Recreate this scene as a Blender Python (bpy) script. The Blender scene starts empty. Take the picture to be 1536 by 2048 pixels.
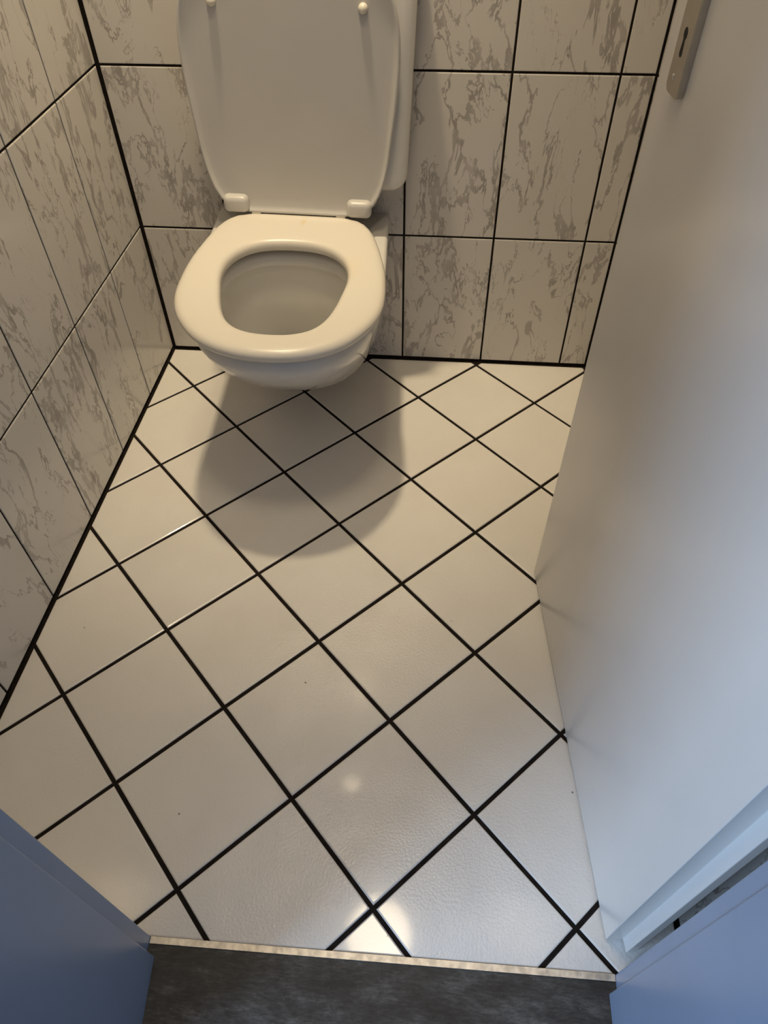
import bpy, bmesh, math, random
from mathutils import Matrix, Vector, Euler
random.seed(7)
S = bpy.context.scene
COL = S.collection

# ------------------------------------------------------------------ camera
F_PX = 1419.48
cam_d = bpy.data.cameras.new('camera')
cam_d.sensor_fit = 'HORIZONTAL'; cam_d.sensor_width = 36.0
cam_d.lens = F_PX / 1536 * 36.0
cam_d.clip_start = 0.01
cam = bpy.data.objects.new('camera', cam_d); COL.objects.link(cam)
cam.location = (0.7157, -1.5519, 1.1358)
cam.rotation_euler = Euler((0.7266, 0.0087, 0.0866), 'XYZ')
S.camera = cam

# ------------------------------------------------------------------ world, big lights, exposure
w = bpy.data.worlds.new('world'); S.world = w; w.use_nodes = True
wb = w.node_tree.nodes['Background']
wb.inputs[0].default_value = (0.42, 0.62, 1.0, 1); wb.inputs[1].default_value = 0.32
hall = bpy.data.lights.new('hall_window_light', 'AREA')
hall.shape = 'RECTANGLE'; hall.size = 0.9; hall.size_y = 1.3
hall.energy = 80; hall.color = (0.50, 0.70, 1.0)
ho = bpy.data.objects.new('hall_window_light', hall); COL.objects.link(ho)
ho.location = (-1.35, -2.8, 1.5)
ho.rotation_euler = (Vector((1.0, -1.2, 0.5)) - Vector(ho.location)).to_track_quat('-Z', 'Y').to_euler()
vs = S.view_settings
vs.view_transform = 'Standard'; vs.look = 'None'; vs.gamma = 1.0; vs.use_curve_mapping = False
vs.exposure = -0.10

# ------------------------------------------------------------------ materials
def newmat(name):
    m = bpy.data.materials.new(name); m.use_nodes = True
    nt = m.node_tree
    return m, nt, nt.nodes['Principled BSDF']

def N(nt, t, **kw):
    n = nt.nodes.new(t)
    for k, v in kw.items():
        if k in n.inputs.keys():
            n.inputs[k].default_value = v
        else:
            setattr(n, k, v)
    return n

def ramp(nt, src, stops):
    r = nt.nodes.new('ShaderNodeValToRGB')
    e = r.color_ramp.elements
    while len(e) < len(stops): e.new(0.5)
    for el, (p, c) in zip(e, stops):
        el.position = p; el.color = (c[0], c[1], c[2], 1) if hasattr(c, '__len__') else (c, c, c, 1)
    nt.links.new(src, r.inputs[0])
    return r

def bump(nt, bsdf, src, strength, dist):
    b = N(nt, 'ShaderNodeBump', Strength=strength, Distance=dist)
    nt.links.new(src, b.inputs['Height']); nt.links.new(b.outputs[0], bsdf.inputs['Normal'])

def rand_coords(nt, scale):
    tc = N(nt, 'ShaderNodeTexCoord'); oi = N(nt, 'ShaderNodeObjectInfo')
    mul = N(nt, 'ShaderNodeVectorMath', operation='SCALE'); mul.inputs['Scale'].default_value = 37.0
    cmb = N(nt, 'ShaderNodeCombineXYZ')
    for i in range(3): nt.links.new(oi.outputs['Random'], cmb.inputs[i])
    nt.links.new(cmb.outputs[0], mul.inputs[0])
    mp = N(nt, 'ShaderNodeMapping'); mp.inputs['Scale'].default_value = scale
    nt.links.new(tc.outputs['Object'], mp.inputs[0])
    add = N(nt, 'ShaderNodeVectorMath', operation='ADD')
    nt.links.new(mp.outputs[0], add.inputs[0]); nt.links.new(mul.outputs[0], add.inputs[1])
    return add.outputs[0], tc.outputs['Object'], oi.outputs['Random']

def mat_plain(name, col, rough=0.4, noise=0.03, nscale=20, bmp=0.0, bscale=200, metal=0.0, bdist=0.001, ior=1.5):
    m, nt, b = newmat(name)
    tc = N(nt, 'ShaderNodeTexCoord')
    n = N(nt, 'ShaderNodeTexNoise', Scale=nscale, Detail=3.0)
    nt.links.new(tc.outputs['Object'], n.inputs['Vector'])
    lo = [c * (1 - noise) for c in col]; hi = [min(1, c * (1 + noise)) for c in col]
    r = ramp(nt, n.outputs['Fac'], [(0.35, lo), (0.65, hi)])
    nt.links.new(r.outputs[0], b.inputs['Base Color'])
    b.inputs['Roughness'].default_value = rough; b.inputs['Metallic'].default_value = metal
    b.inputs['IOR'].default_value = ior
    if bmp:
        n2 = N(nt, 'ShaderNodeTexNoise', Scale=bscale, Detail=2.0)
        nt.links.new(tc.outputs['Object'], n2.inputs['Vector'])
        bump(nt, b, n2.outputs['Fac'], bmp, bdist)
    return m

def mat_wall_tile():
    m, nt, b = newmat('marbled_wall_tile')
    vec, oc, rnd = rand_coords(nt, (1.0, 0.36, 1.0))
    # large warp that makes the veins wander
    wn = N(nt, 'ShaderNodeTexNoise', Scale=9.0, Detail=2.0)
    nt.links.new(vec, wn.inputs['Vector'])
    sub = N(nt, 'ShaderNodeVectorMath', operation='SUBTRACT'); sub.inputs[1].default_value = (0.5, 0.5, 0.5)
    nt.links.new(wn.outputs['Color'], sub.inputs[0])
    sc = N(nt, 'ShaderNodeVectorMath', operation='SCALE'); sc.inputs['Scale'].default_value = 0.10
    nt.links.new(sub.outputs[0], sc.inputs[0])
    ad = N(nt, 'ShaderNodeVectorMath', operation='ADD')
    nt.links.new(vec, ad.inputs[0]); nt.links.new(sc.outputs[0], ad.inputs[1])
    n1 = N(nt, 'ShaderNodeTexNoise', Scale=18.0, Detail=6.0, Roughness=0.62)
    nt.links.new(ad.outputs[0], n1.inputs['Vector'])
    d1 = N(nt, 'ShaderNodeMath', operation='SUBTRACT'); d1.inputs[1].default_value = 0.5
    nt.links.new(n1.outputs['Fac'], d1.inputs[0])
    a1 = N(nt, 'ShaderNodeMath', operation='ABSOLUTE'); nt.links.new(d1.outputs[0], a1.inputs[0])
    # width of the vein varies: broad patches in places, none elsewhere
    n2 = N(nt, 'ShaderNodeTexNoise', Scale=13.0, Detail=3.0)
    nt.links.new(vec, n2.inputs['Vector'])
    wid = N(nt, 'ShaderNodeMapRange'); wid.inputs['From Min'].default_value = 0.40; wid.inputs['From Max'].default_value = 0.66
    wid.inputs['To Min'].default_value = 0.002; wid.inputs['To Max'].default_value = 0.050
    nt.links.new(n2.outputs['Fac'], wid.inputs['Value'])
    dv = N(nt, 'ShaderNodeMath', operation='DIVIDE')
    nt.links.new(a1.outputs[0], dv.inputs[0]); nt.links.new(wid.outputs[0], dv.inputs[1])
    vr = ramp(nt, dv.outputs[0], [(0.55, 1.0), (1.0, 0.0)])
    # thickness of colour inside the vein
    n3 = N(nt, 'ShaderNodeTexNoise', Scale=40.0, Detail=3.0)
    nt.links.new(vec, n3.inputs['Vector'])
    st = ramp(nt, n3.outputs['Fac'], [(0.3, 0.45), (0.65, 1.0)])
    mu = N(nt, 'ShaderNodeMath', operation='MULTIPLY')
    nt.links.new(vr.outputs[0], mu.inputs[0]); nt.links.new(st.outputs[0], mu.inputs[1])
    mx = N(nt, 'ShaderNodeMix', data_type='RGBA')
    mx.inputs[6].default_value = (0.66, 0.63, 0.585, 1); mx.inputs[7].default_value = (0.37, 0.34, 0.31, 1)
    nt.links.new(mu.outputs[0], mx.inputs[0]); nt.links.new(mx.outputs[2], b.inputs['Base Color'])
    b.inputs['Roughness'].default_value = 0.16
    nb = N(nt, 'ShaderNodeTexNoise', Scale=25.0, Detail=2.0); nt.links.new(vec, nb.inputs['Vector'])
    bump(nt, b, nb.outputs['Fac'], 0.15, 0.002)
    return m

def mat_floor_tile():
    m, nt, b = newmat('white_glazed_floor_tile')
    vec, oc, rnd = rand_coords(nt, (1, 1, 1))
    n = N(nt, 'ShaderNodeTexNoise', Scale=6.0, Detail=4.0); nt.links.new(vec, n.inputs['Vector'])
    r = ramp(nt, n.outputs['Fac'], [(0.3, (0.74, 0.71, 0.665)), (0.7, (0.79, 0.765, 0.72))])
    # a few tiny dirt specks
    sp = N(nt, 'ShaderNodeTexVoronoi', Scale=9.0); nt.links.new(vec, sp.inputs['Vector'])
    sr = ramp(nt, sp.outputs['Distance'], [(0.012, 1.0), (0.02, 0.0)])
    mx = N(nt, 'ShaderNodeMix', data_type='RGBA'); mx.inputs[7].default_value = (0.2, 0.17, 0.14, 1)
    nt.links.new(sr.outputs[0], mx.inputs[0]); nt.links.new(r.outputs[0], mx.inputs[6])
    nt.links.new(mx.outputs[2], b.inputs['Base Color'])
    b.inputs['Roughness'].default_value = 0.28
    b.inputs['Coat Weight'].default_value = 0.4; b.inputs['Coat Roughness'].default_value = 0.07
    nb = N(nt, 'ShaderNodeTexNoise', Scale=260.0, Detail=2.0); nt.links.new(vec, nb.inputs['Vector'])
    nc = N(nt, 'ShaderNodeTexNoise', Scale=9.0, Detail=1.0); nt.links.new(vec, nc.inputs['Vector'])
    mr = N(nt, 'ShaderNodeMath', operation='MULTIPLY'); mr.inputs[1].default_value = 7.0
    nt.links.new(nc.outputs['Fac'], mr.inputs[0])
    ad = N(nt, 'ShaderNodeMath', operation='ADD')
    nt.links.new(nb.outputs['Fac'], ad.inputs[0]); nt.links.new(mr.outputs[0], ad.inputs[1])
    bump(nt, b, ad.outputs[0], 0.5, 0.0012)
    return m

def mat_grout():
    m, nt, b = newmat('dark_grout')
    tc = N(nt, 'ShaderNodeTexCoord')
    n = N(nt, 'ShaderNodeTexNoise', Scale=60.0, Detail=5.0); nt.links.new(tc.outputs['Object'], n.inputs['Vector'])
    r = ramp(nt, n.outputs['Fac'], [(0.3, (0.006, 0.004, 0.003)), (0.75, (0.020, 0.014, 0.010))])
    nt.links.new(r.outputs[0], b.inputs['Base Color']); b.inputs['Roughness'].default_value = 0.9; b.inputs['Specular IOR Level'].default_value = 0.2
    return m

def mat_concrete():
    m, nt, b = newmat('dark_hall_floor')
    tc = N(nt, 'ShaderNodeTexCoord')
    mp = N(nt, 'ShaderNodeMapping'); mp.inputs['Scale'].default_value = (0.6, 1.4, 1)
    nt.links.new(tc.outputs['Object'], mp.inputs[0])
    n = N(nt, 'ShaderNodeTexNoise', Scale=14.0, Detail=9.0, Roughness=0.72); nt.links.new(mp.outputs[0], n.inputs['Vector'])
    r = ramp(nt, n.outputs['Fac'], [(0.36, (0.007, 0.007, 0.007)), (0.52, (0.032, 0.031, 0.029)), (0.68, (0.10, 0.097, 0.09))])
    # fine scuffs running along the hallway on top of the cloudy mottling
    mp2 = N(nt, 'ShaderNodeMapping'); mp2.inputs['Scale'].default_value = (1.0, 4.0, 1); mp2.inputs['Rotation'].default_value = (0, 0, 0.1)
    nt.links.new(tc.outputs['Object'], mp2.inputs[0])
    n5 = N(nt, 'ShaderNodeTexNoise', Scale=70.0, Detail=6.0, Roughness=0.75); nt.links.new(mp2.outputs[0], n5.inputs['Vector'])
    r5 = ramp(nt, n5.outputs['Fac'], [(0.35, 0.35), (0.68, 2.0)])
    mm5 = N(nt, 'ShaderNodeMix', data_type='RGBA', blend_type='MULTIPLY'); mm5.inputs[0].default_value = 0.85
    nt.links.new(r.outputs[0], mm5.inputs[6]); nt.links.new(r5.outputs[0], mm5.inputs[7])
    v = N(nt, 'ShaderNodeTexVoronoi', Scale=75.0); nt.links.new(tc.outputs['Object'], v.inputs['Vector'])
    vr = ramp(nt, v.outputs['Distance'], [(0.03, 1.0), (0.06, 0.0)])
    mx = N(nt, 'ShaderNodeMix', data_type='RGBA'); mx.inputs[7].default_value = (0.3, 0.29, 0.27, 1)
    mm = N(nt, 'ShaderNodeMath', operation='MULTIPLY'); mm.inputs[1].default_value = 0.5
    nt.links.new(vr.outputs[0], mm.inputs[0])
    nt.links.new(mm.outputs[0], mx.inputs[0]); nt.links.new(mm5.outputs[2], mx.inputs[6])
    nt.links.new(mx.outputs[2], b.inputs['Base Color'])
    b.inputs['Roughness'].default_value = 0.5
    bump(nt, b, n.outputs['Fac'], 0.3, 0.002)
    return m

def mat_seat():
    m, nt, b = newmat('cream_plastic_seat')
    tc = N(nt, 'ShaderNodeTexCoord')
    # one small yellowish stain near the hinges and a faint yellowing on the right inner edge
    def spot(loc, sx, sy, lo, hi):
        mp = N(nt, 'ShaderNodeMapping'); mp.vector_type = 'TEXTURE'
        mp.inputs['Location'].default_value = loc; mp.inputs['Scale'].default_value = (sx, sy, 0.05)
        nt.links.new(tc.outputs['Object'], mp.inputs[0])
        nn = N(nt, 'ShaderNodeTexNoise', Scale=5.0, Detail=3.0); nt.links.new(mp.outputs[0], nn.inputs['Vector'])
        ln = N(nt, 'ShaderNodeVectorMath', operation='LENGTH'); nt.links.new(mp.outputs[0], ln.inputs[0])
        ad = N(nt, 'ShaderNodeMath', operation='ADD'); nt.links.new(ln.outputs['Value'], ad.inputs[0]); nt.links.new(nn.outputs['Fac'], ad.inputs[1])
        return ramp(nt, ad.outputs[0], [(lo, 1.0), (hi, 0.0)]).outputs[0]
    s1 = spot((0.014, -0.152, 0.44), 0.017, 0.034, 0.55, 0.95)
    s2 = spot((0.125, -0.32, 0.44), 0.05, 0.10, 0.5, 1.0)
    m1 = N(nt, 'ShaderNodeMix', data_type='RGBA'); m1.inputs[6].default_value = (0.73, 0.685, 0.605, 1); m1.inputs[7].default_value = (0.70, 0.58, 0.38, 1)
    k = N(nt, 'ShaderNodeMath', operation='MULTIPLY'); k.inputs[1].default_value = 1.0
    nt.links.new(s1, k.inputs[0]); nt.links.new(k.outputs[0], m1.inputs[0])
    m2 = N(nt, 'ShaderNodeMix', data_type='RGBA'); m2.inputs[7].default_value = (0.76, 0.66, 0.48, 1)
    k2 = N(nt, 'ShaderNodeMath', operation='MULTIPLY'); k2.inputs[1].default_value = 0.45
    nt.links.new(s2, k2.inputs[0]); nt.links.new(k2.outputs[0], m2.inputs[0]); nt.links.new(m1.outputs[2], m2.inputs[6])
    nt.links.new(m2.outputs[2], b.inputs['Base Color'])
    b.inputs['Roughness'].default_value = 0.30
    return m

M_WALL = mat_wall_tile(); M_FLOOR = mat_floor_tile(); M_GROUT = mat_grout(); M_HALL = mat_concrete()
M_SEAT = mat_seat()
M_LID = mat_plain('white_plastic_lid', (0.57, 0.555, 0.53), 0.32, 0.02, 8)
M_CER = mat_plain('white_ceramic', (0.71, 0.695, 0.665), 0.07, 0.015, 10)
M_CIS = mat_plain('white_plastic_cistern', (0.78, 0.76, 0.72), 0.28, 0.015, 10)
M_DOOR = mat_plain('white_door_paint', (0.70, 0.68, 0.645), 0.22, 0.015, 6, 0.06, 120, bdist=0.0006)
M_FRAME = mat_plain('blue_grey_frame_paint', (0.23, 0.295, 0.41), 0.32, 0.03, 9, 0.10, 300, bdist=0.0004)
M_ALU = mat_plain('anodised_aluminium', (0.50, 0.46, 0.39), 0.38, 0.05, 60, metal=0.85)
M_STRIP = mat_plain('worn_metal_strip', (0.62, 0.58, 0.52), 0.42, 0.22, 90, 0.3, 150, metal=0.7)
M_BLACK = mat_plain('black_keyhole', (0.006, 0.006, 0.006), 0.8, 0.1)
M_PLASTER = mat_plain('white_plaster', (0.72, 0.70, 0.66), 0.8, 0.03, 30, 0.2, 300)
M_CHROME = mat_plain('brushed_chrome', (0.6, 0.59, 0.57), 0.25, 0.03, 30, metal=1.0)
M_WATER, _nt, _b = newmat('toilet_water')
_b.inputs['Base Color'].default_value = (0.9, 0.92, 0.9, 1); _b.inputs['Roughness'].default_value = 0.02
_b.inputs['Transmission Weight'].default_value = 0.9; _b.inputs['IOR'].default_value = 1.33
_n = N(_nt, 'ShaderNodeTexNoise', Scale=30.0); bump(_nt, _b, _n.outputs['Fac'], 0.05, 0.001)
def mat_emit(name, col, strength):
    m, nt, b = newmat(name)
    b.inputs['Base Color'].default_value = (0.9, 0.88, 0.8, 1)
    b.inputs['Emission Color'].default_value = (*col, 1); b.inputs['Emission Strength'].default_value = strength
    return m

# ------------------------------------------------------------------ helpers
def link(name, me, mat, parent=None, smooth=False):
    o = bpy.data.objects.new(name, me); COL.objects.link(o)
    if mat and not me.materials: me.materials.append(mat)
    if parent: o.parent = parent
    if smooth: me.polygons.foreach_set('use_smooth', [True] * len(me.polygons))
    return o

def mesh(name, verts, faces):
    me = bpy.data.meshes.new(name); me.from_pydata([tuple(v) for v in verts], [], faces); me.update()
    bm = bmesh.new(); bm.from_mesh(me); bmesh.ops.recalc_face_normals(bm, faces=bm.faces); bm.to_mesh(me); bm.free()
    return me

def box(name, lo, hi, mat, parent=None, bevel=0.0, seg=2):
    bm = bmesh.new(); bmesh.ops.create_cube(bm, size=1.0)
    for v in bm.verts:
        v.co = Vector([(lo[i] + hi[i]) / 2 + v.co[i] * (hi[i] - lo[i]) for i in range(3)])
    if bevel: bmesh.ops.bevel(bm, geom=bm.edges[:], offset=bevel, segments=seg, profile=0.5, affect='EDGES')
    me = bpy.data.meshes.new(name); bm.to_mesh(me); bm.free()
    return link(name, me, mat, parent)

def prism(name, pts, z0, z1, mat, parent=None, bevel=0.0):
    n = len(pts)
    vs_ = [(x, y, z0) for x, y in pts] + [(x, y, z1) for x, y in pts]
    fs = [tuple(range(n))[::-1], tuple(range(n, 2 * n))] + [(i, (i + 1) % n, n + (i + 1) % n, n + i) for i in range(n)]
    me = mesh(name, vs_, fs)
    if bevel:
        bm = bmesh.new(); bm.from_mesh(me)
        ed = [e for e in bm.edges if abs(e.verts[0].co.z - e.verts[1].co.z) > 0.5 * (z1 - z0)]
        bmesh.ops.bevel(bm, geom=ed, offset=bevel, segments=4, profile=0.5, affect='EDGES'); bm.to_mesh(me); bm.free()
    return link(name, me, mat, parent)

def tag(o, label, cat, kind=None, group=None):
    o['label'] = label; o['category'] = cat
    if kind: o['kind'] = kind
    if group: o['group'] = group
    return o

def clip(poly, a, b, c):
    """keep a*x+b*y<=c"""
    out = []
    for i in range(len(poly)):
        p, q = poly[i], poly[(i + 1) % len(poly)]
        dp, dq = a * p[0] + b * p[1] - c, a * q[0] + b * q[1] - c
        if dp <= 0: out.append(p)
        if dp * dq < 0:
            t = dp / (dp - dq); out.append((p[0] + t * (q[0] - p[0]), p[1] + t * (q[1] - p[1])))
    return out

def clean(poly, eps=1e-4):
    out = []
    for p in poly:
        if not out or math.dist(p, out[-1]) > eps: out.append(p)
    if len(out) > 1 and math.dist(out[0], out[-1]) < eps: out.pop()
    return out

def area(poly):
    return 0.5 * sum(poly[i][0] * poly[(i + 1) % len(poly)][1] - poly[(i + 1) % len(poly)][0] * poly[i][1] for i in range(len(poly)))

def inset(poly, d):
    n = len(poly); out = []
    for i in range(n):
        p0, p1, p2 = Vector(poly[i - 1]), Vector(poly[i]), Vector(poly[(i + 1) % n])
        e1 = (p1 - p0).normalized(); e2 = (p2 - p1).normalized()
        n1 = Vector((-e1.y, e1.x)); n2 = Vector((-e2.y, e2.x))
        k = 1 + n1.dot(n2)
        off = (n1 + n2) / max(k, 0.25) * d
        out.append(tuple(p1 + off))
    return out

def tile_mesh(name, poly, h, r):
    """a tile in its own x-y plane, bottom at z=-0.004, top at z=h, with a rounded (3-step) edge"""
    poly = clean(poly)
    if len(poly) < 3 or abs(area(poly)) < 3e-5: return None
    if area(poly) < 0: poly = poly[::-1]
    # small pieces get a smaller edge
    rings = [(0.0, -0.004), (0.0, h - r * 0.8), (r * 0.3, h - r * 0.25), (r, h)]
    V, Fc = [], []; n = len(poly)
    for d, z in rings:
        p = inset(poly, d) if d else poly
        if d and area(p) <= 0: return None
        V += [(x, y, z) for x, y in p]
    for k in range(len(rings) - 1):
        for i in range(n):
            Fc.append((k * n + i, k * n + (i + 1) % n, (k + 1) * n + (i + 1) % n, (k + 1) * n + i))
    Fc.append(tuple(range((len(rings) - 1) * n, len(rings) * n)))
    return mesh(name, V, Fc)

# ------------------------------------------------------------------ room dimensions
XR = 1.098            # right wall
YF = -1.366           # room face of the door wall
ZC = 2.42             # ceiling
TH = 0.0022           # how far tiles stand proud of the grout

# ---- floor with diagonal tiles (20 x 20 cm)
floor = box('floor', (-0.12, YF, -0.05), (XR + 0.12, 0.12, -TH), M_GROUT)
tag(floor, 'toilet room floor of white square tiles laid diagonally with dark joints', 'floor', 'structure')
P = 0.203; J = 0.0066; GA = 0.7875; GX, GY = 0.0968, -0.1552
cg, sg = math.cos(GA), math.sin(GA)
def gpt(i, j): return (GX + P * (j * cg - i * sg), GY + P * (-j * sg - i * cg))
THR_A, THR_B = Vector((0.3617, -1.3655)), Vector((1.0025, -1.3560))
td = (THR_B - THR_A).normalized(); tn = Vector((-td.y, td.x))
full = None
for i in range(-9, 9):
    for j in range(-4, 14):
        a = J / 2 / P
        cxy = gpt(i + .5, j + .5)
        ang = -GA
        q = [gpt(i + a, j + a), gpt(i + 1 - a, j + a), gpt(i + 1 - a, j + 1 - a), gpt(i + a, j + 1 - a)]
        pl = q
        pl = clip(pl, -1, 0, -0.005); pl = clip(pl, 1, 0, XR - 0.005); pl = clip(pl, 0, 1, -0.005)
        if pl: pl = clip(pl, -tn.x, -tn.y, -(tn.dot(THR_A) + 0.0005))
        if len(pl) < 3 or abs(area(pl)) < 2e-4: continue
        loc = [(x - cxy[0], y - cxy[1]) for x, y in pl]
        if len(pl) == 4 and abs(abs(area(pl)) - (P - J) ** 2) < 1e-6:
            if full is None: full = tile_mesh('floor_tile_full', loc, 0.0, 0.0028)
            me = full
        else:
            me = tile_mesh('floor_tile_cut', loc, 0.0, 0.0022)
        if me is None: continue
        o = link('tile', me, M_FLOOR, floor)
        o.location = (cxy[0], cxy[1], random.uniform(-0.0003, 0.0003))
        o.rotation_euler = (random.uniform(-.0025, .0025), random.uniform(-.0025, .0025), 0)

# ---- tiled walls: tiles 20 x 33 cm on a shared row grid
TW, THT, Z0 = 0.205, 0.3354, 0.3402
WJ = 0.0044
full_w = {}
def wall_tiles(wall, frame, u_off, u0, u1):
    """frame(u, z) -> world matrix of a tile centred there"""
    k0 = math.floor((u0 - u_off) / TW) - 1
    for r in range(-2, 8):
        z0, z1 = Z0 + r * THT, Z0 + (r + 1) * THT
        for k in range(k0, k0 + 20):
            a, b = u_off + k * TW + WJ / 2, u_off + (k + 1) * TW - WJ / 2
            c, d = z0 + WJ / 2, z1 - WJ / 2
            a2, b2, c2, d2 = max(a, u0 + 0.0018), min(b, u1 - 0.0018), max(c, 0.006), min(d, ZC - 0.003)
            if b2 - a2 < 0.006 or d2 - c2 < 0.006: continue
            cu, cz = (a2 + b2) / 2, (c2 + d2) / 2
            hw, hh = (b2 - a2) / 2, (d2 - c2) / 2
            key = (round(hw, 5), round(hh, 5))
            if key not in full_w:
                full_w[key] = tile_mesh('wall_tile', [(-hw, -hh), (hw, -hh), (hw, hh), (-hw, hh)], 0.0, 0.0018)
            o = link('tile', full_w[key], M_WALL, wall)
            o.matrix_local = frame(cu, cz)

wb_ = box('wall_back', (-0.12, TH, -TH), (XR + 0.12, 0.12, ZC), M_GROUT)
tag(wb_, 'marbled beige tiled wall behind the toilet', 'wall', 'structure')
wall_tiles(wb_, lambda u, z: Matrix(((1, 0, 0, u), (0, 0, -1, 0), (0, 1, 0, z), (0, 0, 0, 1))), 0.6199 - 4 * TW, 0.0, XR - 0.002)
wl = box('wall_left', (-0.12, YF, -TH), (-TH, TH, ZC), M_GROUT)
tag(wl, 'marbled beige tiled wall left of the toilet', 'wall', 'structure')
# left wall: u runs along -y seen from inside; tile normal +x
wall_tiles(wl, lambda u, z: Matrix(((0, 0, 1, 0), (1, 0, 0, u), (0, 1, 0, z), (0, 0, 0, 1))), -0.2038, YF, 0.0)
wr = box('wall_right', (XR + TH, YF, -TH), (XR + 0.12, TH, ZC), M_GROUT)
tag(wr, 'tiled wall on the right, behind the open white door', 'wall', 'structure')
wall_tiles(wr, lambda u, z: Matrix(((0, 0, -1, XR), (-1, 0, 0, u), (0, 1, 0, z), (0, 0, 0, 1))), -0.2038, YF, 0.0)
ceil = box('ceiling', (-0.12, -1.50, ZC), (XR + 0.12, 0.12, ZC + 0.1), M_PLASTER)
tag(ceil, 'white plastered ceiling of the toilet room', 'ceiling', 'structure')

# ---- wall with the doorway, door frame
YH = -1.50
fw = bpy.data.objects.new('wall_front', None); COL.objects.link(fw)
tag(fw, 'white wall with the doorway at the front of the toilet room', 'wall', 'structure')
box('wall_panel', (-1.2, YH, 0), (0.325, YF, 2.6), M_PLASTER, fw)
box('wall_panel', (1.045, YH, 0), (2.4, YF - 0.0, 2.6), M_PLASTER, fw)
box('wall_panel', (0.325, YH, 2.06), (1.045, YF, 2.6), M_PLASTER, fw)

fr = bpy.data.objects.new('trim_1', None); COL.objects.link(fr); fr.location = (0.68, YF, 0)
tag(fr, 'blue-grey painted rebated door frame around the doorway', 'door frame', 'structure')
def at_frame(o): o.location = (-0.68, -YF, 0); return o
jl = at_frame(prism('jamb', [(0.3617, -1.3655), (0.3617, -1.3880), (0.3735, -1.3885), (0.3850, YH - 0.012), (0.300, YH - 0.012), (0.300, YH - 0.0005), (0.3255, YH - 0.0005), (0.3255, -1.3655)], 0.0, 2.02, M_FRAME, fr, 0.0015))
jr = at_frame(prism('jamb', [(1.0025, -1.3560), (1.0025, -1.3770), (0.9919, -1.3785), (0.9922, YH - 0.012), (1.070, YH - 0.012), (1.070, YH - 0.0005), (1.0445, YH - 0.0005), (1.0445, -1.3560)][::-1], 0.0, 2.02, M_FRAME, fr, 0.0018))
at_frame(box('frame_head', (0.300, YH - 0.012, 2.0205), (1.070, -1.3665, 2.06), M_FRAME, fr, 0.0015))

# ---- threshold strip and hall floor
sp = [THR_A + td * 0.0006, THR_B - td * 0.0006]
w0, w1 = 0.0, -0.0085
pts = [sp[0] + tn * w1, sp[1] + tn * w1, sp[1] + tn * w0, sp[0] + tn * w0]
st = prism('threshold_strip', [(p.x, p.y) for p in pts], -0.02, 0.0015, M_STRIP)
tag(st, 'thin scratched metal strip between white floor tiles and dark hall floor', 'threshold')
hf = prism('hall_floor', [(-2.0, -4.0), (3.2, -4.0), (3.2, YH), (1.045, YH), (1.045, -1.3646), (0.325, -1.3738), (0.325, YH), (-2.0, YH)], -0.05, -0.0012, M_HALL)
tag(hf, 'dark grey mottled floor of the hallway in front of the doorway', 'floor', 'structure')

# ---- open door leaf
DA = Vector((0.9284, -0.6838)); DB = Vector((0.9938, -1.3161))
dt = (DB - DA).normalized(); dn = Vector((-dt.y, dt.x))          # dt: free edge -> hinge, dn: away from the camera side
DL = (DB - DA).length
door = bpy.data.objects.new('door_1', None); COL.objects.link(door)
tag(door, 'white rebated door standing open against the right wall', 'door', 'structure')
door.matrix_world = Matrix(((dt.x, dn.x, 0, DA.x), (dt.y, dn.y, 0, DA.y), (0, 0, 1, 0), (0, 0, 0, 1)))
ZB = 0.006
# plan profile in door coordinates: x along the leaf from the free edge, y into the leaf
prof = [(0.0, 0.0), (DL, 0.0), (DL, 0.0235), (DL + 0.0165, 0.0240), (DL + 0.0165, 0.036), (DL + 0.0135, 0.0395),
        (-0.0135, 0.0395), (-0.0165, 0.036), (-0.0165, 0.0240), (0.0, 0.0235)]
leaf = prism('door_leaf', prof, ZB, 2.0, M_DOOR, door, 0.0012)
for v in leaf.data.vertices:                       # the free edge is slightly out of plumb
    if v.co.x < 0.1: v.co.x += 0.0065 * v.co.z + 0.001
# long lock plate
PT = 0.0077
x0, x1, zb, zt = 0.0525, 0.0900, 0.882, 1.115
def round_rect(x0, x1, z0, z1, r, n=5):
    out = []
    for cx, cz, a0 in ((x1 - r, z0 + r, -90), (x1 - r, z1 - r, 0), (x0 + r, z1 - r, 90), (x0 + r, z0 + r, 180)):
        for k in range(n + 1):
            a = math.radians(a0 + 90 * k / n); out.append((cx + r * math.cos(a), cz + r * math.sin(a)))
    return out
def plate(name, outline, y_in, y_out, mat, parent, ch=0.0012):
    """outline in door x-z; from y_in (on the door) to y_out (towards the room), chamfered front"""
    n = len(outline); o2 = inset(outline, ch) if area(outline) > 0 else outline
    s = 1 if y_out > y_in else -1
    V = [(x, y_in, z) for x, z in outline] + [(x, y_out - s * ch, z) for x, z in outline] + [(x, y_out, z) for x, z in o2]
    Fc = [(k * n + i, k * n + (i + 1) % n, (k + 1) * n + (i + 1) % n, (k + 1) * n + i) for k in range(2) for i in range(n)]
    Fc += [tuple(range(n))[::-1], tuple(range(2 * n, 3 * n))]
    return link(name, mesh(name, V, Fc), mat, parent)
lp = plate('lock_plate', round_rect(x0, x1, zb, zt, 0.009), 0.0, -PT, M_ALU, door)
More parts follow.
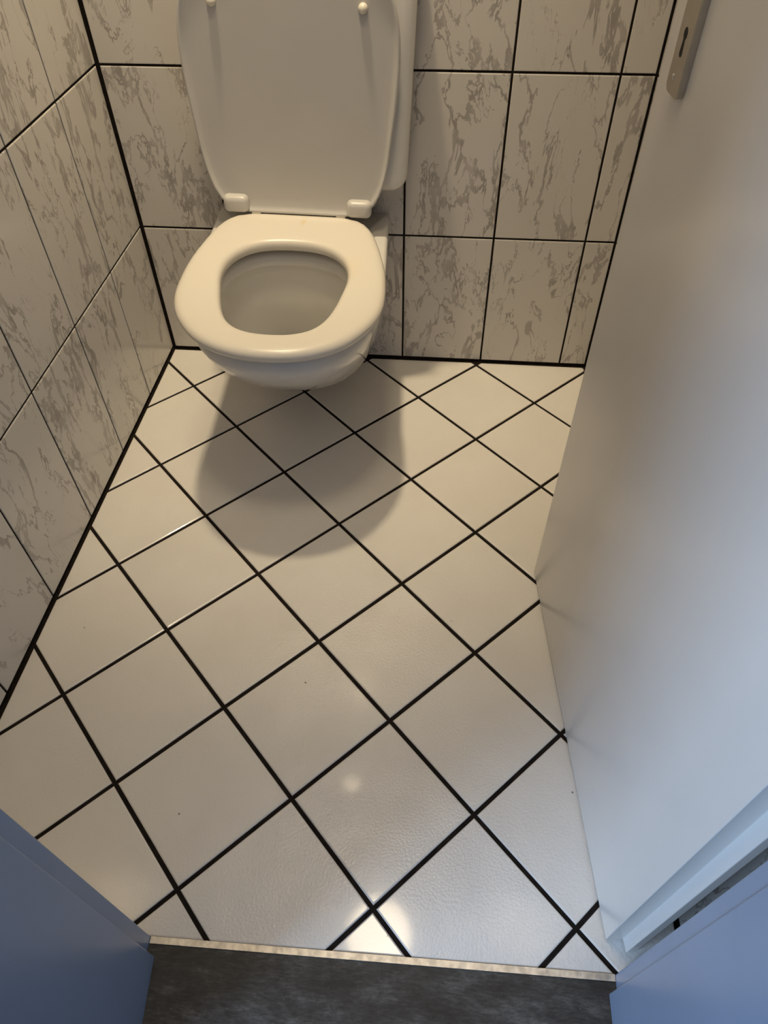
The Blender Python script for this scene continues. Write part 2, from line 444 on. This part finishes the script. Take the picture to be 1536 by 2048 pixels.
# keyhole: round top with a longer slot below
kx, kz = 0.0712, 0.9285
kh = []
for k in range(9):
    a = math.radians(-60 + 300 * k / 8); kh.append((kx + 0.0048 * math.cos(a), kz + 0.006 + 0.0055 * math.sin(a)))
for k in range(7):
    a = math.radians(180 + 180 * k / 6); kh.append((kx + 0.0038 * math.cos(a), kz - 0.010 + 0.0035 * math.sin(a)))
plate('keyhole', kh, -PT + 0.0005, -PT - 0.0002, M_BLACK, lp, 0.0001)
# fixing screw near the foot of the plate
bm = bmesh.new(); bmesh.ops.create_uvsphere(bm, u_segments=12, v_segments=6, radius=0.003)
for v in bm.verts: v.co = Vector((kx - 0.003 + v.co.x, -PT + v.co.y * 0.4, zb + 0.016 + v.co.z))
me = bpy.data.meshes.new('screw'); bm.to_mesh(me); bm.free(); link('screw', me, M_CHROME, lp, True)
# lever handle above the frame of the picture
def tube(name, path, rad, mat, parent, n=12):
    V, Fc = [], []
    for i, p in enumerate(path):
        p = Vector(p); a = Vector(path[max(i - 1, 0)]); b = Vector(path[min(i + 1, len(path) - 1)])
        d = (b - a).normalized(); up = Vector((0, 0, 1)) if abs(d.z) < .9 else Vector((1, 0, 0))
        s = d.cross(up).normalized(); t = s.cross(d)
        r = rad[i] if hasattr(rad, '__len__') else rad
        for k in range(n):
            an = 2 * math.pi * k / n; V.append(p + (s * math.cos(an) + t * math.sin(an)) * r)
    m_ = len(path)
    for i in range(m_ - 1):
        for k in range(n): Fc.append((i * n + k, i * n + (k + 1) % n, (i + 1) * n + (k + 1) % n, (i + 1) * n + k))
    Fc += [tuple(range(n)), tuple(range((m_ - 1) * n, m_ * n))]
    return link(name, mesh(name, V, Fc), mat, parent, True)
tube('lever_handle', [(kx, -PT + 0.001, 1.06), (kx, -0.035, 1.06), (kx + 0.006, -0.047, 1.06), (kx + 0.018, -0.050, 1.06), (kx + 0.12, -0.050, 1.058)], 0.0085, M_ALU, door)

# ------------------------------------------------------------------ toilet (own frame: x right, -y forward from the wall)
YAW, ROLL = math.radians(3.0), math.radians(2.5)
MT = Matrix.Rotation(YAW, 3, 'Z') @ Matrix.Rotation(ROLL, 3, 'Y')
ORG = Vector((0.41, 0, 0)) + MT @ Vector((-0.03, 0, 0))
def y_wall(u, z, gap=0.003):
    """local y at which a point (u, z) touches the back wall"""
    base = ORG + MT @ Vector((u, 0, z)); ey = MT @ Vector((0, 1, 0))
    return (-gap - base.y) / ey.y
def placed(name, label, cat):
    e = bpy.data.objects.new(name, None); COL.objects.link(e)
    e.matrix_world = Matrix.Translation(ORG) @ MT.to_4x4()
    return tag(e, label, cat)
toilet = placed('toilet', 'white wall-hung toilet with its seat lid raised', 'toilet')

def interp(tab, x):
    if x <= tab[0][0]: return tab[0][1]
    for (a, b), (c, d) in zip(tab, tab[1:]):
        if x <= c: return b + (d - b) * (x - a) / (c - a)
    return tab[-1][1]

def smooth_closed(half, n, c):
    """half outline [(u, w)] from rear centre to front centre -> n points at even angles about (0,c), start at the rear; smoothed radii"""
    full_ = half + [(-u, w_) for u, w_ in half[-2:0:-1]]
    # dense resample
    dense = []
    for i in range(len(full_)):
        p, q = full_[i], full_[(i + 1) % len(full_)]
        for k in range(12): dense.append((p[0] + (q[0] - p[0]) * k / 12, p[1] + (q[1] - p[1]) * k / 12))
    pol = sorted((math.atan2(u, -(w_ - c)) % (2 * math.pi), math.hypot(u, w_ - c)) for u, w_ in dense)
    pol = [(pol[-1][0] - 2 * math.pi, pol[-1][1])] + pol + [(pol[0][0] + 2 * math.pi, pol[0][1])]
    R = [interp(pol, 2 * math.pi * k / n) for k in range(n)]
    for _ in range(2):
        R = [(R[k - 1] + 2 * R[k] + R[(k + 1) % n]) / 4 for k in range(n)]
    return R
NA = 96
SEAT_OUT = [(0, .113), (.06, .113), (.105, .1145), (.128, .122), (.146, .142), (.158, .170), (.172, .223), (.183, .277), (.190, .330),
            (.192, .39), (.1905, .43), (.184, .465), (.172, .497), (.152, .531), (.130, .559), (.105, .578), (.077, .592), (.045, .602), (.02, .605), (0, .6055)]
SEAT_IN = [(0, .232), (.03, .2335), (.06, .241), (.086, .258), (.106, .286), (.116, .316), (.1185, .347), (.1165, .375), (.112, .400),
           (.104, .443), (.095, .477), (.083, .506), (.064, .529), (.036, .5415), (.015, .5442), (0, .5445)]
SC = 0.385
RO = smooth_closed(SEAT_OUT, NA, SC); RI = smooth_closed(SEAT_IN, NA, SC)
def pol(R, k, z, c=SC, n=NA):
    a = 2 * math.pi * k / n
    return Vector((R * math.sin(a), -(c - R * math.cos(a)), z))

def ring_mesh(name, rings, mat, parent, closed_loop=False, cap0=False, cap1=False, smooth=True):
    n = len(rings[0]); V = [p for r in rings for p in r]; Fc = []
    m_ = len(rings)
    for i in range(m_ if closed_loop else m_ - 1):
        j = (i + 1) % m_
        for k in range(n): Fc.append((i * n + k, i * n + (k + 1) % n, j * n + (k + 1) % n, j * n + k))
    if cap0: Fc.append(tuple(range(n)))
    if cap1: Fc.append(tuple(range((m_ - 1) * n, m_ * n)))
    return link(name, mesh(name, V, Fc), mat, parent, smooth)

# ---- seat ring: cross-section from outer foot over the top to the inner foot
ZS = 0.440; TS = 0.024
sect = [('o', .010, -TS), ('o', .0052, -TS + .001), ('o', .0022, -TS + .005), ('o', 0.0, -TS + .011), ('o', .0018, -.0075), ('o', .0056, -.0036), ('o', .010, -.0014), ('o', .016, -.0003), ('o', .022, 0.0),
        ('i', .016, 0.0), ('i', .010, -.0006), ('i', .006, -.0022), ('i', .0028, -.0048), ('i', .0006, -.009), ('i', 0.0, -.014), ('i', .001, -TS + .003), ('i', .005, -TS)]
rings = []
for wh, d, dz in sect:
    rings.append([pol(RO[k] - d if wh == 'o' else RI[k] + d, k, ZS + dz) for k in range(NA)])
seat = ring_mesh('seat', rings, M_SEAT, toilet, closed_loop=True)
for s in (-1, 1):       # hinge tabs of the seat
    box('seat_hinge_tab', (min(s * .078, s * .0985), -.122, ZS - .013), (max(s * .078, s * .0985), -.098, ZS + .0045), M_SEAT, seat, 0.003, 3)

for bx_, by_ in ((-.135, -.235), (.135, -.235), (-.115, -.505), (.115, -.505)):      # buffers between seat and ceramic
    box('seat_buffer', (bx_ - .011, by_ - .006, ZS - TS - .0165), (bx_ + .011, by_ + .006, ZS - TS + .002), M_LID, seat, 0.002, 2)

# ---- raised lid: the same outline, standing on the hinge line
LID_OUT = [(0, 0.0), (.06, 0.0), (.115, .0), (.136, .002), (.151, .012), (.163, .030), (.174, .058), (.183, .100), (.190, .165), (.196, .225), (.1985, .28), (.1975, .32),
           (.191, .358), (.178, .395), (.155, .430), (.125, .455), (.09, .473), (.05, .482), (.02, .4845), (0, .485)]
LC = 0.26
RL = smooth_closed(LID_OUT, NA, LC)
ZL = 0.440; YL = -0.112
LEAN = math.radians(1.0)
def lidp(R, k, front):
    a = 2 * math.pi * k / NA
    u = R * math.sin(a); d = LC - R * math.cos(a)
    return Vector((u, YL - front + d * math.sin(LEAN) * 0.5, ZL + d))
lr = []
lr.append([lidp(RL[k] * 0.02, k, -0.006) for k in range(NA)])
for q, fr_ in ((.5, -.006), (.85, -.005), (.96, -.003)):
    lr.append([lidp(RL[k] * q, k, fr_) for k in range(NA)])
for d, fr_ in ((.0012, .001), (0.0, .005), (.0004, .0085), (.0022, .0105), (.0045, .0108), (.0066, .0095), (.0095, .0066), (.0150, .0052), (.030, .0048)):
    lr.append([lidp(RL[k] - d, k, fr_) for k in range(NA)])
for q in (.7, .4, .02):
    lr.append([lidp(RL[k] * q, k, .0046) for k in range(NA)])
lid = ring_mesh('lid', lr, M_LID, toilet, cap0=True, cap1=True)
for s in (-1, 1):
    # hinge knuckle: rounded block at the foot of the lid
    bm = bmesh.new(); bmesh.ops.create_cube(bm, size=1.0)
    for v in bm.verts:
        v.co = Vector((s * .1270 + v.co.x * .052, -.1205 + v.co.y * .027, ZL + .0185 + v.co.z * .035))
    bmesh.ops.bevel(bm, geom=bm.edges[:], offset=0.0115, segments=6, profile=0.5, affect='EDGES')
    bmesh.ops.recalc_face_normals(bm, faces=bm.faces[:])
    me = bpy.data.meshes.new('hinge_knuckle'); bm.to_mesh(me); bm.free()
    link('hinge_knuckle', me, M_LID, lid, True)
    # rubber-like bump stop near the top
    bm = bmesh.new(); bmesh.ops.create_uvsphere(bm, u_segments=20, v_segments=12, radius=0.0085)
    for v in bm.verts:
        v.co = Vector((s * .1305 + v.co.x, YL - .0048 - .003 + v.co.y * 1.05 + 0.003, .806 + v.co.z))
    me = bpy.data.meshes.new('bump_stop'); bm.to_mesh(me); bm.free()
    link('bump_stop', me, M_SEAT, lid, True)

# ---- ceramic bowl: horizontal slices outside, rim, inside
def slice_outline(H, Fr, z, n_exp, nr=8, ns=10, na=30):
    wc = Fr * 0.50
    half = []
    for k in range(nr + 1):                      # along the wall
        u = H * k / nr; half.append((u, 0.0))
    for k in range(1, ns + 1): half.append((H, wc * k / ns))
    for k in range(1, na + 1):
        a = math.pi / 2 * k / na
        half.append((H * max(math.cos(a), 0) ** (2 / n_exp), wc + (Fr - wc) * math.sin(a) ** (2 / n_exp)))
    pts_ = half + [(-u, w_) for u, w_ in half[-2:0:-1]]
    out = []
    for u, w_ in pts_:
        yw = y_wall(u, z)
        out.append(Vector((u, yw if w_ == 0 else min(-w_, yw), z)))
    return out
OUTER = [  # z, half width, reach, exponent
    (.086, .085, .160, 2.0), (.089, .105, .195, 2.05), (.098, .122, .235, 2.1), (.116, .136, .280, 2.15), (.145, .148, .330, 2.2), (.180, .158, .376, 2.2),
    (.220, .167, .424, 2.25), (.260, .174, .471, 2.25), (.300, .180, .516, 2.3), (.335, .185, .550, 2.3), (.362, .188, .569, 2.35), (.378, .1895, .573, 2.35), (.389, .1895, .570, 2.35), (.396, .187, .563, 2.35), (.399, .181, .553, 2.35)]
rg = [slice_outline(H, Fr, z, e) for z, H, Fr, e in OUTER]
nb_ = len(rg[0])
rimo = rg[-1]
BC = 0.385
ang_k = [math.atan2(p.x, (p.y + BC)) for p in rimo]        # angle about the bowl centre, 0 = towards the wall
RIM_IN = [(u * 1.10 + 0.0, BC + (w_ - BC) * 1.12) for u, w_ in SEAT_IN]
RB = smooth_closed(RIM_IN, NA, BC)
def rb(a):
    t = (a % (2 * math.pi)) / (2 * math.pi) * NA; k = int(t) % NA; f_ = t - int(t)
    return RB[k] * (1 - f_) + RB[(k + 1) % NA] * f_
def inner(scale, z, dy=0.0, extra=0.0):
    return [Vector(((rb(a) * scale + extra) * math.sin(a), -BC + (rb(a) * scale + extra) * math.cos(a) + dy, z)) for a in ang_k]
INNER = [(1.0, .399, 0, .012), (1.0, .3975, 0, .004), (1.0, .394, 0, 0), (1.0, .385, 0, -.001), (1.0, .380, 0, -.002), (1.0, .375, 0, -.001), (1.0, .373, 0, .003), (1.0, .377, 0, .009)]
rg += [inner(s, z, dy, ex) for s, z, dy, ex in INNER]
e_f = rb(math.pi); e_b = rb(0.0); e_h = max(r * abs(math.sin(2 * math.pi * k / NA)) for k, r in enumerate(RB))
def cavity(z, f, b, h):
    """egg slice of the cavity: reach f, rear b, half width h"""
    out = []
    for a in ang_k:
        r = rb(a); x = r * math.sin(a) / e_h * h; t = (e_b - r * math.cos(a)) / (e_b + e_f)
        out.append(Vector((x, -(b + (f - b) * t), z)))
    return out
rg += [cavity(*q) for q in ((.362, .560, .196, .146), (.340, .540, .194, .149), (.315, .510, .194, .146), (.285, .470, .200, .137), (.250, .430, .190, .122), (.215, .388, .182, .104), (.185, .350, .176, .086), (.160, .314, .172, .070), (.140, .280, .170, .054), (.130, .25, .175, .035))]
bowl = ring_mesh('bowl', rg, M_CER, toilet, cap0=True, cap1=True)
# water in the trap
wr_ = cavity(.168, .3245, .1745, .0745)
water = link('water', mesh('water', wr_, [tuple(range(len(wr_)))]), M_WATER, toilet)
for s in (-1, 1):      # hinge posts between ceramic and hinges
    bm = bmesh.new()
    bmesh.ops.create_cone(bm, cap_ends=True, segments=24, radius1=.012, radius2=.0095, depth=.032)
    for v in bm.verts: v.co += Vector((s * .078, -.108, .4145))
    me = bpy.data.meshes.new('hinge_post'); bm.to_mesh(me); bm.free(); link('hinge_post', me, M_LID, toilet, True)

# ---- cistern on the wall behind the lid
cist = placed('cistern', 'white plastic wall cistern behind the raised toilet lid', 'cistern')
def cistern_shell(name, u0, u1, z0, z1, depth, rc, mat, top_r):
    """front outline = rounded rectangle in u-z, swept back to the wall with a rounded front edge"""
    def outline(d):
        r = max(rc - d, 0.004)
        o = []
        for cx, cz, a0, rr in ((u1 - d - r, z0 + d + r, -90, r), (u1 - d - top_r, z1 - d - top_r, 0, top_r), (u0 + d + top_r, z1 - d - top_r, 90, top_r), (u0 + d + r, z0 + d + r, 180, r)):
            for k in range(9):
                a = math.radians(a0 + 90 * k / 8); o.append((cx + rr * math.cos(a), cz + rr * math.sin(a)))
        return o
    rs = []
    rs.append([Vector((u, y_wall(u, z), z)) for u, z in outline(0.0)])
    for d, dep in ((0.0, depth * .55), (0.0, depth - .018), (.0015, depth - .010), (.006, depth - .004), (.012, depth - .001), (.02, depth)):
        rs.append([Vector((u, -dep, z)) for u, z in outline(d)])
    return ring_mesh(name, rs, mat, cist, cap0=True, cap1=True)
cistern_shell('tank', -.188, .2235, .482, .868, .094, .034, M_CIS, .006)
cistern_shell('tank_cover', -.191, .2265, .8685, .905, .0975, .004, M_CIS, .012)
bm = bmesh.new(); bmesh.ops.create_cone(bm, cap_ends=True, segments=32, radius1=.024, radius2=.022, depth=.006)
for v in bm.verts: v.co += Vector((.018, -.05, .9078))
me = bpy.data.meshes.new('flush_button'); bm.to_mesh(me); bm.free(); link('flush_button', me, M_CIS, cist, True)

# ------------------------------------------------------------------ ceiling spots (above the picture): the warm light of the room
def downlight(label, x, y, power, col, cone, blend, radius):
    e = bpy.data.objects.new('ceiling_downlight', None); COL.objects.link(e); e.location = (x, y, ZC)
    tag(e, label, 'lamp')
    R1, R2 = 0.046, 0.036; n = 32
    prof_ = [(R2, -.001), (R2, -.004), (R2 + .003, -.006), (R1 - .003, -.005), (R1, -.0005)]
    rs = [[Vector((r * math.cos(2 * math.pi * k / n), r * math.sin(2 * math.pi * k / n), z)) for k in range(n)] for r, z in prof_]
    ring_mesh('trim_ring', rs, M_CHROME, e)
    lens = [Vector((R2 * math.cos(2 * math.pi * k / n), R2 * math.sin(2 * math.pi * k / n), -.0022)) for k in range(n)]
    link('lens', mesh('lens', lens, [tuple(range(n))]), mat_emit('lamp_lens', col, 6.0), e)
    L = bpy.data.lights.new('bulb', 'SPOT'); L.energy = power; L.color = col; L.spot_size = math.radians(cone); L.spot_blend = blend; L.shadow_soft_size = radius
    lo_ = bpy.data.objects.new('bulb', L); COL.objects.link(lo_); lo_.parent = e; lo_.location = (0, 0, -0.045); lo_.rotation_euler = (math.radians(6), 0, 0)
downlight('small recessed ceiling downlight above the toilet', 0.41, -0.23, 120, (1.0, 0.81, 0.53), 55, 1.0, 0.05)
def ceiling_lamp(x, y, rad, strength, col):
    e = bpy.data.objects.new('ceiling_lamp', None); COL.objects.link(e); e.location = (x, y, ZC)
    tag(e, 'round opal ceiling lamp in the middle of the toilet room', 'lamp')
    n = 40
    def circ(r, z): return [Vector((r * math.cos(2 * math.pi * k / n), r * math.sin(2 * math.pi * k / n), z)) for k in range(n)]
    ring_mesh('base_ring', [circ(rad + .012, -.0005), circ(rad + .012, -.018), circ(rad + .006, -.022), circ(rad, -.022), circ(rad, -.0005)], M_CHROME, e)
    ring_mesh('opal_cover', [circ(rad - .001, -.020), circ(rad * .97, -.032), circ(rad * .86, -.044), circ(rad * .6, -.054), circ(rad * .3, -.059), circ(rad * .03, -.060)], mat_emit('opal_glass_lit', col, strength), e, cap1=True)
ceiling_lamp(0.60, -0.87, 0.14, 43.0, (1.0, 0.81, 0.54))
